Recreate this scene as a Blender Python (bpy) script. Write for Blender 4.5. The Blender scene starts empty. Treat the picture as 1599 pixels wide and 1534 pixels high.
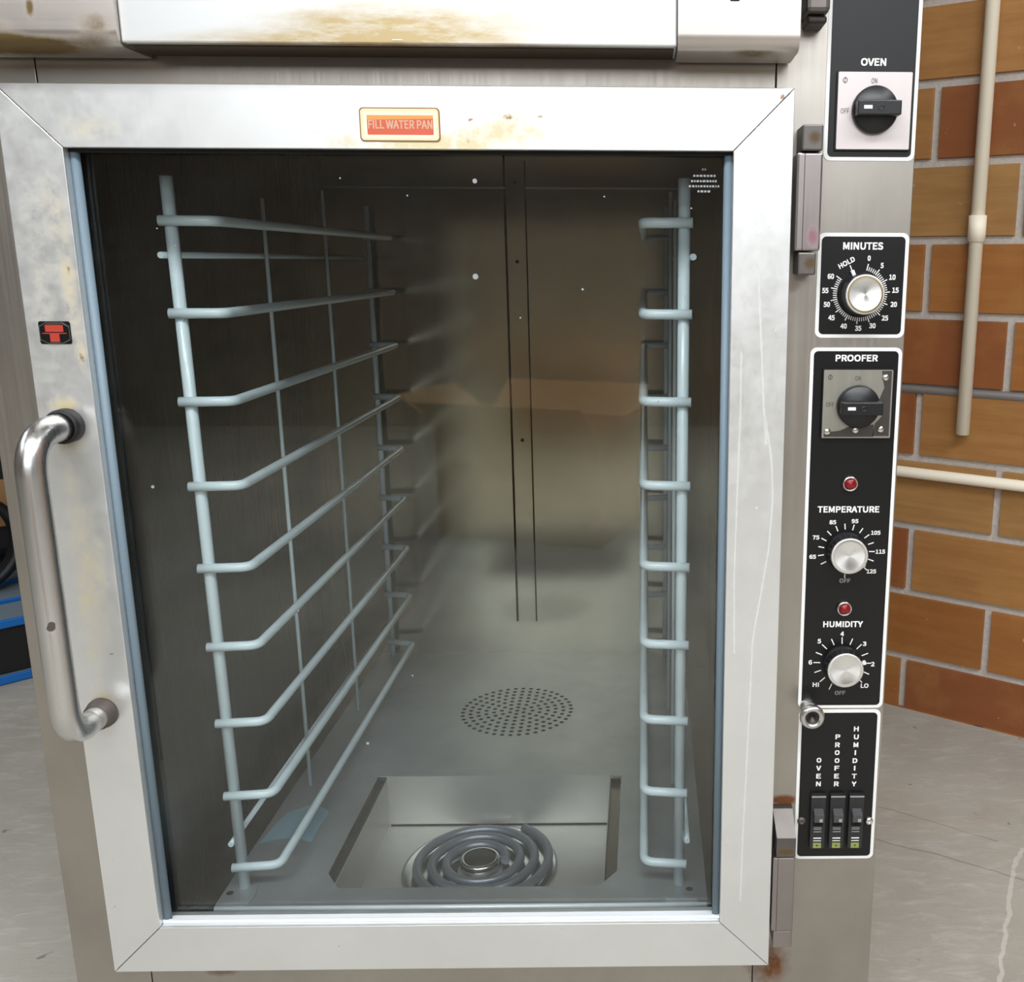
import bpy, bmesh, math, random
from mathutils import Vector, Matrix

S = bpy.context.scene
COL = S.collection
rnd = random.Random(7)

# ------------------------------------------------------------------ camera
cam_d = bpy.data.cameras.new('camera')
cam = bpy.data.objects.new('camera', cam_d)
COL.objects.link(cam)
cam_d.sensor_fit = 'HORIZONTAL'
cam_d.sensor_width = 36.0
cam_d.lens = 36.0 * 1584.47 / 1599
cam_d.shift_x = -0.1495
cam_d.shift_y = 0.0049
cam_d.clip_start = 0.05
pit, yaw, rol = 0.22825, 0.02067, -0.00363
fwd = Vector((math.sin(yaw) * math.cos(pit), math.cos(yaw) * math.cos(pit), -math.sin(pit)))
rgt = Vector((math.cos(yaw), -math.sin(yaw), 0))
dwn = fwd.cross(rgt)
r2 = rgt * math.cos(rol) + dwn * math.sin(rol)
d2 = -rgt * math.sin(rol) + dwn * math.cos(rol)
m = Matrix((r2, -d2, -fwd)).transposed().to_4x4()
m.translation = Vector((0.5667, -0.9523, 0.7431))
cam.matrix_world = m
S.camera = cam

# ------------------------------------------------------------------ light
S.view_settings.view_transform = 'Standard'
S.view_settings.look = 'None'
S.view_settings.exposure = 0.0
S.view_settings.gamma = 1.0
S.view_settings.use_curve_mapping = False
wd = bpy.data.worlds.new('room_world'); S.world = wd
wd.use_nodes = True
wd.node_tree.nodes['Background'].inputs[0].default_value = (0.75, 0.78, 0.8, 1)
wd.node_tree.nodes['Background'].inputs[1].default_value = 0.25

def area(name, loc, size, power, rot=(0, 0, 0), color=(.95, .98, 1)):
    d = bpy.data.lights.new(name, 'AREA'); d.shape = 'RECTANGLE'
    d.size, d.size_y = size; d.energy = power; d.color = color
    o = bpy.data.objects.new(name, d); COL.objects.link(o)
    o.location = loc; o.rotation_euler = rot
    return o
area('ceiling_area_light', (0.45, -1.50, 2.40), (2.4, .45), 76)
area('ceiling_area_light', (2.1, -1.30, 2.40), (.5, 2.0), 34)  # extra lamp, added to brighten the brick wall and upright pipe
area('ceiling_area_light', (0.3, -3.2, 2.40), (2.6, .45), 30)
area('ceiling_area_light', (-2.2, -0.4, 2.40), (.35, 2.4), 34)
area('added_rear_fill', (0.5, -4.45, 1.95), (4.2, 1.0), 54, (math.radians(90), 0, 0), (.93, .97, 1))  # added fill light behind the viewer, brightens the top of the door

# ------------------------------------------------------------------ helpers
class MB:
    """collects shapes into one mesh; every face has a material slot and a smooth flag"""
    def __init__(s): s.v, s.f, s.m, s.s = [], [], [], []
    def add(s, vs, fs, mi=0, sm=False):
        b = len(s.v); s.v += [tuple(v) for v in vs]
        for f in fs:
            s.f.append(tuple(b + i for i in f)); s.m.append(mi); s.s.append(sm)
        return s
    def box(s, x0, x1, y0, y1, z0, z1, mi=0, bev=0.0, M=None):
        if bev > 0:
            bm = bmesh.new()
            bmesh.ops.create_cube(bm, size=1.0)
            for v in bm.verts:
                v.co = ((x0 + x1) / 2 + v.co.x * (x1 - x0), (y0 + y1) / 2 + v.co.y * (y1 - y0), (z0 + z1) / 2 + v.co.z * (z1 - z0))
            bmesh.ops.bevel(bm, geom=bm.edges[:], offset=bev, segments=2, affect='EDGES', profile=.5)
            bm.verts.index_update()
            vs = [v.co.copy() for v in bm.verts]; fs = [[v.index for v in f.verts] for f in bm.faces]
            bm.free()
        else:
            vs = [Vector(p) for p in ((x0, y0, z0), (x1, y0, z0), (x1, y1, z0), (x0, y1, z0), (x0, y0, z1), (x1, y0, z1), (x1, y1, z1), (x0, y1, z1))]
            fs = [(0, 3, 2, 1), (4, 5, 6, 7), (0, 1, 5, 4), (1, 2, 6, 5), (2, 3, 7, 6), (3, 0, 4, 7)]
        if M is not None: vs = [M @ v for v in vs]
        return s.add(vs, fs, mi)
    def quad(s, a, b, c, d, mi=0): return s.add((a, b, c, d), [(0, 1, 2, 3)], mi)
    def prism(s, poly, y0, y1, mi=0, bev=None):
        """poly is (x,z) list counter-clockwise seen from -Y; y0 is the front"""
        n = len(poly)
        vs = [(x, y0, z) for x, z in poly] + [(x, y1, z) for x, z in poly]
        fs = [tuple(range(n)), tuple(reversed(range(n, 2 * n)))]
        fs += [(i, n + i, n + (i + 1) % n, (i + 1) % n) for i in range(n)]
        return s.add(vs, fs, mi)
    def sweep(s, pts, r, seg=12, mi=0, closed=False, caps=True, prof=None):
        pts = [Vector(p) for p in pts]; n = len(pts)
        rs = r if isinstance(r, (list, tuple)) else [r] * n
        tan = []
        for i in range(n):
            if closed: t = pts[(i + 1) % n] - pts[i - 1]
            else: t = pts[min(i + 1, n - 1)] - pts[max(i - 1, 0)]
            tan.append(t.normalized())
        t0 = tan[0]; up = Vector((0, 0, 1)) if abs(t0.z) < .9 else Vector((1, 0, 0))
        nrm = (up - t0 * up.dot(t0)).normalized()
        vs = []
        for i in range(n):
            t = tan[i]; nrm = (nrm - t * nrm.dot(t)).normalized(); b = t.cross(nrm)
            for k in range(seg):
                a = 2 * math.pi * k / seg
                vs.append(pts[i] + (nrm * math.cos(a) + b * math.sin(a)) * rs[i])
        fs = []
        for i in range(n if closed else n - 1):
            j = (i + 1) % n
            for k in range(seg):
                l = (k + 1) % seg
                fs.append((i * seg + k, i * seg + l, j * seg + l, j * seg + k))
        s.add(vs, fs, mi, True)
        if caps and not closed:
            b = len(s.v) - len(vs)
            s.f.append(tuple(b + k for k in reversed(range(seg)))); s.m.append(mi); s.s.append(False)
            s.f.append(tuple(b + (n - 1) * seg + k for k in range(seg))); s.m.append(mi); s.s.append(False)
        return s
    def lathe(s, prof, c, axis='-y', seg=48, mi=0, mis=None, sm=True):
        """prof: (radius, distance along axis) list, c the foot point"""
        c = Vector(c)
        A = {'-y': Vector((0, -1, 0)), 'z': Vector((0, 0, 1))}[axis]
        U = {'-y': Vector((1, 0, 0)), 'z': Vector((1, 0, 0))}[axis]
        V = A.cross(U)
        n = len(prof); vs = []
        for r, h in prof:
            for k in range(seg):
                a = 2 * math.pi * k / seg
                vs.append(c + A * h + (U * math.cos(a) + V * math.sin(a)) * max(r, 1e-5))
        for i in range(n - 1):
            fs = [(i * seg + k, i * seg + (k + 1) % seg, (i + 1) * seg + (k + 1) % seg, (i + 1) * seg + k) for k in range(seg)]
            if i == 0: base = len(s.v); s.v += [tuple(v) for v in vs]
            for f in fs:
                s.f.append(tuple(base + q for q in f)); s.m.append(mis[i] if mis else mi); s.s.append(sm)
        return s
    def build(s, name, mats, parent=None, label=None):
        me = bpy.data.meshes.new(name)
        me.from_pydata(s.v, [], s.f)
        for mt in (mats if isinstance(mats, (list, tuple)) else [mats]): me.materials.append(mt)
        me.polygons.foreach_set('material_index', s.m)
        me.polygons.foreach_set('use_smooth', s.s)
        me.update()
        bm = bmesh.new(); bm.from_mesh(me); bmesh.ops.recalc_face_normals(bm, faces=bm.faces[:]); bm.to_mesh(me); bm.free()
        o = bpy.data.objects.new(name, me); COL.objects.link(o)
        if parent is not None: adopt(o, parent)
        if label: o['label'] = label
        return o

def world_loc(o):
    v = Vector(o.location)
    while o.parent is not None:
        o = o.parent; v = v + Vector(o.location) if o.type == 'EMPTY' else v
    return v
def adopt(o, parent):
    """parent without moving: meshes are written in the place's own coordinates"""
    o.parent = parent
    if parent.type == 'EMPTY': o.matrix_parent_inverse = Matrix.Translation(-Vector(parent.location))

def tag(o, label, cat, group=None):
    o['label'] = label; o['category'] = cat
    if group: o['group'] = group
    return o
def thing(name, loc, label, cat, group=None):
    o = bpy.data.objects.new(name, None); COL.objects.link(o); o.location = loc; o.empty_display_size = .05
    return tag(o, label, cat, group)
def structure(o): o['kind'] = 'structure'; return o

def rrect(x0, x1, z0, z1, r, n=6):
    P = []
    for cx, cz, a0 in ((x1 - r, z0 + r, -90), (x1 - r, z1 - r, 0), (x0 + r, z1 - r, 90), (x0 + r, z0 + r, 180)):
        for k in range(n + 1):
            a = math.radians(a0 + 90 * k / n); P.append((cx + r * math.cos(a), cz + r * math.sin(a)))
    return P
def circle(cx, cz, r, n=24): return [(cx + r * math.cos(2 * math.pi * k / n), cz + r * math.sin(2 * math.pi * k / n)) for k in range(n)]

def fillet(pts, r, n=6):
    """round the corners of a polyline"""
    pts = [Vector(p) for p in pts]; out = [pts[0]]
    for i in range(1, len(pts) - 1):
        a, b, c = pts[i - 1], pts[i], pts[i + 1]
        rr = r[i - 1] if isinstance(r, (list, tuple)) else r
        u = (a - b).normalized(); v = (c - b).normalized()
        p, q = b + u * rr, b + v * rr
        for k in range(n + 1):
            t = k / n; out.append(p * (1 - t) ** 2 + b * 2 * t * (1 - t) + q * t * t)
    out.append(pts[-1]); return out

try:
    import os
    FONT = bpy.data.fonts.load(os.path.join(bpy.utils.system_resource('DATAFILES'), 'fonts', 'Noto Sans CJK Regular.woff2'))
except Exception:
    FONT = None
def text_into(mb, s, cx, cz, y, w=None, h=.006, ang=0, bold=.03, mi=0):
    """flat lettering on a plane facing the viewer, centred, fitted to w and cap height h"""
    cu = bpy.data.curves.new('lettering', 'FONT'); cu.body = s; cu.size = 1; cu.resolution_u = 3
    if FONT: cu.font = FONT
    else: cu.offset = .02
    o = bpy.data.objects.new('lettering', cu); COL.objects.link(o)
    dg = bpy.context.evaluated_depsgraph_get(); dg.update()
    me = o.evaluated_get(dg).to_mesh()
    vs = [v.co.copy() for v in me.vertices]; fs = [tuple(p.vertices) for p in me.polygons]
    o.evaluated_get(dg).to_mesh_clear()
    bpy.data.objects.remove(o); bpy.data.curves.remove(cu)
    x0 = min(v.x for v in vs); x1 = max(v.x for v in vs); z0 = min(v.y for v in vs); z1 = max(v.y for v in vs)
    sz = h / (z1 - z0); sx = (w / (x1 - x0)) if w else sz
    ca, sa = math.cos(ang), math.sin(ang)
    e = h * bold * (1.6 if FONT else 0)              # heavy strokes: overlaid shifted copies
    kx = 1 - 2 * e / ((x1 - x0) * sx); kz = 1 - 2 * e / h
    for j, (dx, dz) in enumerate(((-e, -e), (e, -e), (e, e), (-e, e)) if e > 0 else ((0, 0),)):
        out = []
        for v in vs:
            a = (v.x - (x0 + x1) / 2) * sx * kx + dx; b = (v.y - (z0 + z1) / 2) * sz * kz + dz
            out.append((cx + a * ca - b * sa, y - .00001 * j, cz + a * sa + b * ca))
        mb.add(out, fs, mi)

# ------------------------------------------------------------------ materials
def lin(r, g, b):
    f = lambda c: (c / 255 / 12.92) if c / 255 <= .04045 else ((c / 255 + .055) / 1.055) ** 2.4
    return (f(r), f(g), f(b), 1)
class NT:
    def __init__(s, name):
        s.m = bpy.data.materials.new(name); s.m.use_nodes = True
        s.t = s.m.node_tree; s.b = s.t.nodes['Principled BSDF']; s.out = s.t.nodes['Material Output']
    def n(s, ty, **kw):
        o = s.t.nodes.new(ty)
        for k, v in kw.items():
            if k.startswith('i_'):
                key = k[2:]; key = int(key) if key.isdigit() else key.replace('_', ' ')
                s.put(o.inputs[key], v)
            else: setattr(o, k, v)
        return o
    def put(s, sock, v):
        if isinstance(v, bpy.types.NodeSocket): s.t.links.new(v, sock)
        else: sock.default_value = v
    def set(s, **kw):
        for k, v in kw.items(): s.put(s.b.inputs[k.replace('_', ' ')], v)
        return s
    def coord(s): return s.n('ShaderNodeTexCoord').outputs['Object']
    def mapping(s, v, scale=(1, 1, 1), loc=(0, 0, 0)): return s.n('ShaderNodeMapping', i_Vector=v, i_Scale=scale, i_Location=loc).outputs[0]
    def noise(s, v, sc, det=4, rough=.55, dist=0): return s.n('ShaderNodeTexNoise', i_Vector=v, i_Scale=sc, i_Detail=det, i_Roughness=rough, i_Distortion=dist).outputs[0]
    def ramp(s, f, a, b, ca=(0, 0, 0, 1), cb=(1, 1, 1, 1)):
        r = s.n('ShaderNodeValToRGB', i_Fac=f); e = r.color_ramp.elements
        e[0].position, e[0].color, e[1].position, e[1].color = a, ca, b, cb
        return r.outputs[0]
    def math(s, op, a, b=0, c=None):
        o = s.n('ShaderNodeMath', operation=op); s.put(o.inputs[0], a); s.put(o.inputs[1], b)
        if c is not None: s.put(o.inputs[2], c)
        return o.outputs[0]
    def mix(s, f, a, b, mode='MIX'):
        o = s.n('ShaderNodeMix', data_type='RGBA', blend_type=mode)
        s.put(o.inputs['Factor'], f); s.put(o.inputs['A'], a); s.put(o.inputs['B'], b)
        return o.outputs['Result']
    def bump(s, h, st=.1, d=.01): return s.n('ShaderNodeBump', i_Height=h, i_Strength=st, i_Distance=d).outputs[0]
    def blobs(s, co, L):
        """sum of soft ellipsoids (x,y,z, rx,ry,rz, strength): where stains sit on the thing"""
        tot = None
        for x, y, z, rx, ry, rz, k in L:
            d = s.n('ShaderNodeVectorMath', operation='SUBTRACT'); s.put(d.inputs[0], co); d.inputs[1].default_value = (x, y, z)
            e = s.n('ShaderNodeVectorMath', operation='DIVIDE'); s.put(e.inputs[0], d.outputs[0]); e.inputs[1].default_value = (rx, ry, rz)
            l = s.n('ShaderNodeVectorMath', operation='LENGTH'); s.put(l.inputs[0], e.outputs[0])
            g = s.n('ShaderNodeMapRange', i_Value=l.outputs['Value']); g.inputs[1].default_value = 0; g.inputs[2].default_value = 1
            g.inputs[3].default_value = k; g.inputs[4].default_value = 0; g.interpolation_type = 'SMOOTHSTEP'
            tot = g.outputs[0] if tot is None else s.math('ADD', tot, g.outputs[0])
        return tot

def simple(name, rgb, rough=.5, metal=0.0, **kw):
    k = NT(name); k.set(Base_Color=lin(*rgb), Roughness=rough, Metallic=metal, **kw); return k.m

def steel(name, rgb=(176, 170, 166), rough=.34, brush=(1, 400, 400), stains=None, stain_col=(120, 78, 30), metal=1.0, wave=None, var=.12, aniso=0, bst=.12, rv=.16):
    k = NT(name); co = k.coord()
    br = k.noise(k.mapping(co, brush), 1.2, 3, .6)
    cl = k.noise(co, 6, 4, .6)
    c0 = lin(*rgb); cd = tuple(x * (1 - var * 2) for x in c0[:3]) + (1,)
    col = k.mix(k.ramp(cl, .3, .75), cd, c0)
    col = k.mix(k.math('MULTIPLY', br, .22), col, (1, 1, 1, 1), 'MULTIPLY') if False else col
    met = metal; rg = k.math('ADD', k.math('MULTIPLY', br, rv), rough - rv / 2)
    if stains:
        b = k.blobs(co, stains)
        nz = k.noise(co, 45, 6, .7)
        f = k.ramp(k.math('MULTIPLY', b, k.math('ADD', nz, .25)), .28, .75)
        col = k.mix(f, col, lin(*stain_col))
        met = k.math('MULTIPLY', k.math('SUBTRACT', 1, k.math('MULTIPLY', f, .85)), metal)
        rg = k.math('ADD', rg, k.math('MULTIPLY', f, .3))
    h = k.math('MULTIPLY', br, .3)
    nrm = k.bump(h, bst, .0006)
    if wave:
        wn = k.noise(k.mapping(co, wave[0]), 1.0, 2, .4)
        w2 = k.n('ShaderNodeBump', i_Height=wn, i_Strength=wave[1], i_Distance=wave[2]); k.t.links.new(nrm, w2.inputs['Normal']); nrm = w2.outputs[0]
    k.set(Base_Color=col, Metallic=met, Roughness=rg, Normal=nrm)
    if aniso: k.set(Anisotropic=aniso)
    return k.m

M = {}
M['steel_face'] = steel('brushed_steel_face', (187, 181, 173), .38, (300, 300, 2),
    stains=[(.705, .03, -.02, .05, .05, .06, 1.0), (.715, .03, .18, .03, .03, .012, 1.3), (.10, .03, -.02, .04, .05, .02, .9), (.708, .03, .72, .02, .03, .02, .6)], stain_col=(105, 62, 24))
M['steel_panel'] = steel('worn_steel_panel', (216, 208, 202), .40, (2, 300, 300),
    stains=[(.03, -.02, .917, .14, .06, .012, 1.5), (.02, -.03, .93, .06, .06, .02, .8), (.11, -.03, .932, .03, .06, .02, .9), (.02, -.04, .950, .012, .02, .012, 1.1), (.045, -.04, .955, .008, .02, .008, 1.2), (.06, -.04, .945, .008, .02, .016, 1.2), (.66, -.02, .914, .05, .05, .006, 1.6), (.0, -.04, .958, .02, .02, .008, 1.0)], stain_col=(104, 84, 46))
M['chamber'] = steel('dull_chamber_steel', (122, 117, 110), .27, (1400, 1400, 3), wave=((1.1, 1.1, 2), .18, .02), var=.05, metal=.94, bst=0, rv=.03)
M['chamber_back'] = steel('back_chamber_steel', (180, 173, 154), .15, (900, 900, 2), wave=((3.2, 1, 2.2), .22, .02), var=.08, metal=.95, bst=.02, rv=.06)
M['chamber_floor'] = steel('chamber_floor_steel', (184, 188, 190), .36, (300, 2, 300), var=.16, metal=.62, bst=.05)
M['well'] = steel('well_steel', (205, 203, 198), .44, (2, 300, 300), metal=.7, bst=.05)
M['chrome'] = steel('polished_tube_steel', (214, 213, 212), .3, (300, 300, 3),
    stains=[(.0277, -.072, .4157, .005, .012, .0045, 3.0), (.0285, -.072, .419, .004, .012, .004, 3.0), (.02, -.05, .305, .02, .02, .012, .8)], stain_col=(80, 72, 66), var=.05)
M['satin'] = simple('satin_strip', (232, 236, 240), .34, .2)
M['dark_steel'] = simple('dark_steel', (70, 66, 64), .45, .9)
M['bright_metal'] = simple('spun_aluminium', (225, 225, 222), .22, 1.0)
M['black_plastic'] = simple('black_plastic', (22, 22, 24), .38)
M['black_satin'] = simple('black_enamel', (11, 11, 13), .34)
M['black_satin'].node_tree.nodes['Principled BSDF'].inputs['Specular IOR Level'].default_value = .42
M['gap'] = simple('dark_gap', (10, 9, 8), .9)
M['white_print'] = simple('white_print', (232, 232, 230), .5)
M['grey_print'] = simple('grey_print', (150, 150, 148), .5)
M['red'] = simple('red_lamp_glass', (126, 6, 14), .25, 0, Coat_Weight=.2)
M['badge_red'] = simple('badge_red', (176, 58, 44), .45)
M['wire'] = simple('pale_coated_wire', (208, 221, 226), .32, 0, Coat_Weight=.3)
M['gasket'] = simple('blue_grey_rubber', (116, 134, 147), .5)
M['rust'] = simple('rusty_collar', (100, 92, 88), .55, .5)
M['green'] = simple('green_sticker', (136, 146, 78), .6)
M['cream'] = simple('cream_label', (228, 214, 176), .5)
M['brown'] = simple('brown_edge', (140, 92, 50), .6)
M['worn_text'] = simple('worn_label_text', (206, 168, 140), .6)
M['pvc'] = simple('cream_plastic_pipe', (255, 246, 226), .42)
M['conduit'] = simple('grey_conduit', (142, 138, 136), .5, .4)

def frame_mat():
    k = NT('satin_aluminium_frame'); co = k.coord()
    n1 = k.ramp(k.noise(k.mapping(co, (42, 42, 42)), 1, 6, .75), .36, .66)
    n2 = k.ramp(k.noise(co, 170, 5, .75), .38, .62)
    base = k.mix(k.ramp(k.noise(co, 7, 4, .6), .35, .7), lin(228, 229, 228), lin(235, 236, 236))
    yel = k.blobs(co, [(.40, 0, .845, .10, .03, .022, .9), (.36, 0, .842, .10, .03, .015, .8), (.44, 0, .86, .06, .03, .028, .9), (.475, 0, .858, .04, .03, .02, .4),
        (.30, 0, .845, .03, .03, .012, .7), (.022, 0, .44, .016, .03, .22, .75), (.02, 0, .72, .03, .03, .18, .35), (.045, 0, .72, .014, .03, .10, .85), (.047, 0, .655, .008, .03, .02, 1.2), (.04, 0, .79, .02, .03, .05, .5), (.026, 0, .61, .026, .03, .012, 1.3), (.028, 0, .575, .02, .03, .02, .9),
        (.036, 0, .45, .016, .03, .12, .7), (.024, 0, .31, .026, .03, .025, 1.1), (.08, 0, .856, .05, .03, .02, .6)])
    f = k.math('MULTIPLY', k.ramp(k.math('MULTIPLY', yel, k.math('ADD', n1, .18)), .12, .95), .72)
    col = k.mix(f, base, lin(208, 190, 130))
    br = k.blobs(co, [(.413, 0, .8635, .004, .02, .003, 2), (.446, 0, .866, .007, .02, .005, 1.8), (.474, 0, .867, .008, .02, .004, 1.2), (.047, 0, .653, .004, .02, .008, 1.6),
        (.0265, 0, .604, .015, .02, .004, 1.6), (.0255, 0, .312, .013, .02, .006, 1.4), (.045, 0, .735, .004, .02, .02, 1.0), (.689, 0, .884, .0035, .02, .005, 2.0), (.41, 0, .846, .003, .02, .004, 1.2), (.04, 0, .362, .004, .02, .002, 1.5)])
    f2 = k.math('MULTIPLY', k.ramp(k.math('MULTIPLY', br, k.math('ADD', n2, .1)), .35, 1.2), .8)
    col = k.mix(f2, col, lin(140, 92, 40))
    sp = k.ramp(k.noise(co, 160, 2, .5), .74, .78)
    col = k.mix(k.math('MULTIPLY', sp, .35), col, lin(130, 120, 105))
    k.set(Base_Color=col, Roughness=k.math('ADD', k.math('MULTIPLY', n1, .12), .34), Metallic=k.math('MULTIPLY', k.math('SUBTRACT', 1, f), .82))
    k.set(Normal=k.bump(k.noise(k.mapping(co, (300, 300, 3)), 1, 2, .5), .05, .0005))
    return k.m
M['frame'] = frame_mat()
def upper_mat():
    k = NT('stained_white_door_panel'); co = k.coord()
    n1 = k.ramp(k.noise(k.mapping(co, (14, 30, 60)), 1, 6, .72), .3, .7)
    yel = k.blobs(co, [(.36, -.03, .932, .22, .05, .026, .8), (.30, -.03, .922, .24, .05, .012, .7), (.36, -.03, .942, .16, .05, .03, .5)])
    f = k.math('MULTIPLY', k.ramp(k.math('MULTIPLY', yel, k.math('ADD', n1, .25)), .1, 1.1), .85)
    col = k.mix(f, lin(216, 217, 217), lin(172, 146, 86))
    edge = k.blobs(co, [(.36, -.03, .9185, .3, .05, .004, 1.0)])
    col = k.mix(k.math('MULTIPLY', edge, n1), col, lin(110, 76, 30))
    k.set(Base_Color=col, Roughness=.4, Metallic=.5)
    return k.m
M['upper'] = upper_mat()

def glass_mat():
    k = NT('door_glass'); co = k.coord()
    t = k.n('ShaderNodeBsdfTransparent', i_Color=(.93, .95, .948, 1))
    g = k.n('ShaderNodeBsdfGlossy', i_Roughness=.015, i_Color=(1, 1, 1, 1))
    ge = k.n('ShaderNodeNewGeometry'); dt = k.n('ShaderNodeVectorMath', operation='DOT_PRODUCT')
    k.put(dt.inputs[0], ge.outputs['Normal']); k.put(dt.inputs[1], ge.outputs['Incoming'])
    sch = k.math('MULTIPLY_ADD', k.math('POWER', k.math('SUBTRACT', 1, k.math('ABSOLUTE', dt.outputs['Value'])), 5), .96, .04)
    mx = k.n('ShaderNodeMixShader'); k.put(mx.inputs[0], sch); k.put(mx.inputs[1], t.outputs[0]); k.put(mx.inputs[2], g.outputs[0])
    d = k.n('ShaderNodeBsdfDiffuse', i_Color=(.7, .72, .72, 1))
    sm = k.ramp(k.noise(k.mapping(co, (6, 6, 3)), 1, 6, .7), .45, .85)
    sp = k.ramp(k.noise(co, 220, 1, .4), .79, .82)
    low = k.blobs(co, [(.3, .02, .12, .3, .1, .25, .6), (.66, .02, .66, .04, .1, .12, .5)])
    f = k.math('ADD', k.math('ADD', k.math('MULTIPLY', sm, .006), k.math('MULTIPLY', sp, .0)), k.math('MULTIPLY', k.math('MULTIPLY', low, sm), .04))
    m2 = k.n('ShaderNodeMixShader'); k.put(m2.inputs[0], f); k.put(m2.inputs[1], mx.outputs[0]); k.put(m2.inputs[2], d.outputs[0])
    k.t.links.new(m2.outputs[0], k.out.inputs[0])
    return k.m
M['glass'] = glass_mat()
def spun_mat():
    k = NT('spun_aluminium_cap')
    k.set(Base_Color=lin(240, 240, 239), Metallic=.9, Roughness=.34, Anisotropic=.85)
    tn = k.n('ShaderNodeTangent', direction_type='RADIAL', axis='Y'); k.put(k.b.inputs['Tangent'], tn.outputs[0])
    return k.m
M['spun'] = spun_mat()

def brick_mat():
    k = NT('glazed_brick'); co = k.coord()
    at = k.n('ShaderNodeAttribute', attribute_name='brick_colour')
    n = k.noise(k.mapping(co, (5, 5, 60)), 1, 5, .65)
    n2 = k.noise(co, 9, 4, .6)
    col = k.mix(k.ramp(n, .35, .75), at.outputs['Color'], lin(122, 70, 26))
    col = k.mix(.45, at.outputs['Color'], col)
    col = k.mix(k.math('MULTIPLY', k.ramp(n2, .5, .8), .3), col, lin(196, 150, 84))
    ch = k.ramp(k.noise(co, 60, 2, .5), .74, .77)
    col = k.mix(k.math('MULTIPLY', ch, .5), col, lin(206, 170, 130))
    k.set(Base_Color=col, Roughness=.42, Normal=k.bump(n, .08, .002))
    return k.m
M['brick'] = brick_mat()
def mortar_mat():
    k = NT('grey_mortar'); co = k.coord()
    n = k.noise(co, 120, 5, .7)
    k.set(Base_Color=k.mix(n, lin(176, 169, 162), lin(220, 213, 206)), Roughness=.95, Normal=k.bump(n, .7, .004))
    return k.m
M['mortar'] = mortar_mat()
CR = [(.80, .548), (1.14, .356), (.80, .675), (1.12, .463), (1.150, .445), (1.005, .125)]
def concrete_mat():
    k = NT('worn_concrete'); co = k.coord()
    n = k.noise(co, 2.2, 8, .65); n2 = k.noise(k.mapping(co, (18, 50, 1)), 1, 6, .7, .6)
    col = k.mix(k.ramp(n, .35, .7), lin(158, 154, 145), lin(178, 174, 165))
    col = k.mix(k.math('MULTIPLY', k.ramp(n2, .5, .8), .45), col, lin(214, 212, 208))
    rust = k.ramp(k.noise(co, 3.4, 5, .6), .6, .78)
    col = k.mix(k.math('MULTIPLY', rust, .28), col, lin(150, 110, 82))
    sx = k.n('ShaderNodeSeparateXYZ'); k.put(sx.inputs[0], co); X, Y = sx.outputs[0], sx.outputs[1]
    wob = k.noise(co, 7, 3, .6)
    def line(p, q, w_, fall):
        # a crack or scrape between two floor points
        d = Vector((q[0] - p[0], q[1] - p[1])); L = d.length; d /= L
        dist = k.math('ADD', k.math('MULTIPLY', k.math('SUBTRACT', X, p[0]), -d.y), k.math('MULTIPLY', k.math('SUBTRACT', Y, p[1]), d.x))
        dist = k.math('ABSOLUTE', k.math('ADD', dist, k.math('MULTIPLY', k.math('SUBTRACT', wob, .5), fall)))
        t = k.math('ADD', k.math('MULTIPLY', k.math('SUBTRACT', X, p[0]), d.x), k.math('MULTIPLY', k.math('SUBTRACT', Y, p[1]), d.y))
        inside = k.math('MULTIPLY', k.math('GREATER_THAN', t, 0), k.math('LESS_THAN', t, L))
        return k.math('MULTIPLY', k.math('LESS_THAN', dist, w_), inside)
    crk = k.math('ADD', line(CR[0], CR[1], .0013, .03), line(CR[2], CR[3], .001, .03))
    col = k.mix(k.math('MULTIPLY', crk, .55), col, lin(112, 96, 84))
    col = k.mix(k.math('MULTIPLY', line(CR[4], CR[5], .003, .05), .4), col, lin(222, 220, 214))
    dots = k.ramp(k.noise(co, 40, 2, .5), .74, .77)
    col = k.mix(k.math('MULTIPLY', dots, .6), col, lin(96, 88, 80))
    k.set(Base_Color=col, Roughness=.7, Normal=k.bump(n2, .25, .004))
    return k.m
M['concrete'] = concrete_mat()
def plaster(name, rgb, rough=.9):
    k = NT(name); co = k.coord(); n = k.noise(co, 3, 5, .6)
    c = lin(*rgb); k.set(Base_Color=k.mix(n, tuple(x * .9 for x in c[:3]) + (1,), c), Roughness=rough); return k.m
M['plaster'] = plaster('painted_plaster', (122, 112, 102))
M['ceiling'] = plaster('ceiling_paint', (186, 186, 184))
M['cardboard'] = plaster('cardboard', (166, 128, 86))
M['blue_plastic'] = plaster('blue_pallet_paint', (16, 108, 192), .5)
M['pallet_top'] = plaster('dusty_pallet_top', (112, 128, 140), .7)
M['rubber'] = simple('black_rubber', (20, 20, 22), .55)
def drip_mat():
    k = NT('dried_drip'); k.set(Base_Color=lin(236, 238, 238), Roughness=.6, Alpha=.38); return k.m
def film_mat():
    k = NT('clear_blue_film')
    t = k.n('ShaderNodeBsdfTransparent', i_Color=(.8, .92, .96, 1)); g = k.n('ShaderNodeBsdfDiffuse', i_Color=(.42, .66, .78, 1))
    mx = k.n('ShaderNodeMixShader'); mx.inputs[0].default_value = .3
    k.put(mx.inputs[1], t.outputs[0]); k.put(mx.inputs[2], g.outputs[0]); k.t.links.new(mx.outputs[0], k.out.inputs[0]); return k.m
M['film'] = film_mat()

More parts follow.
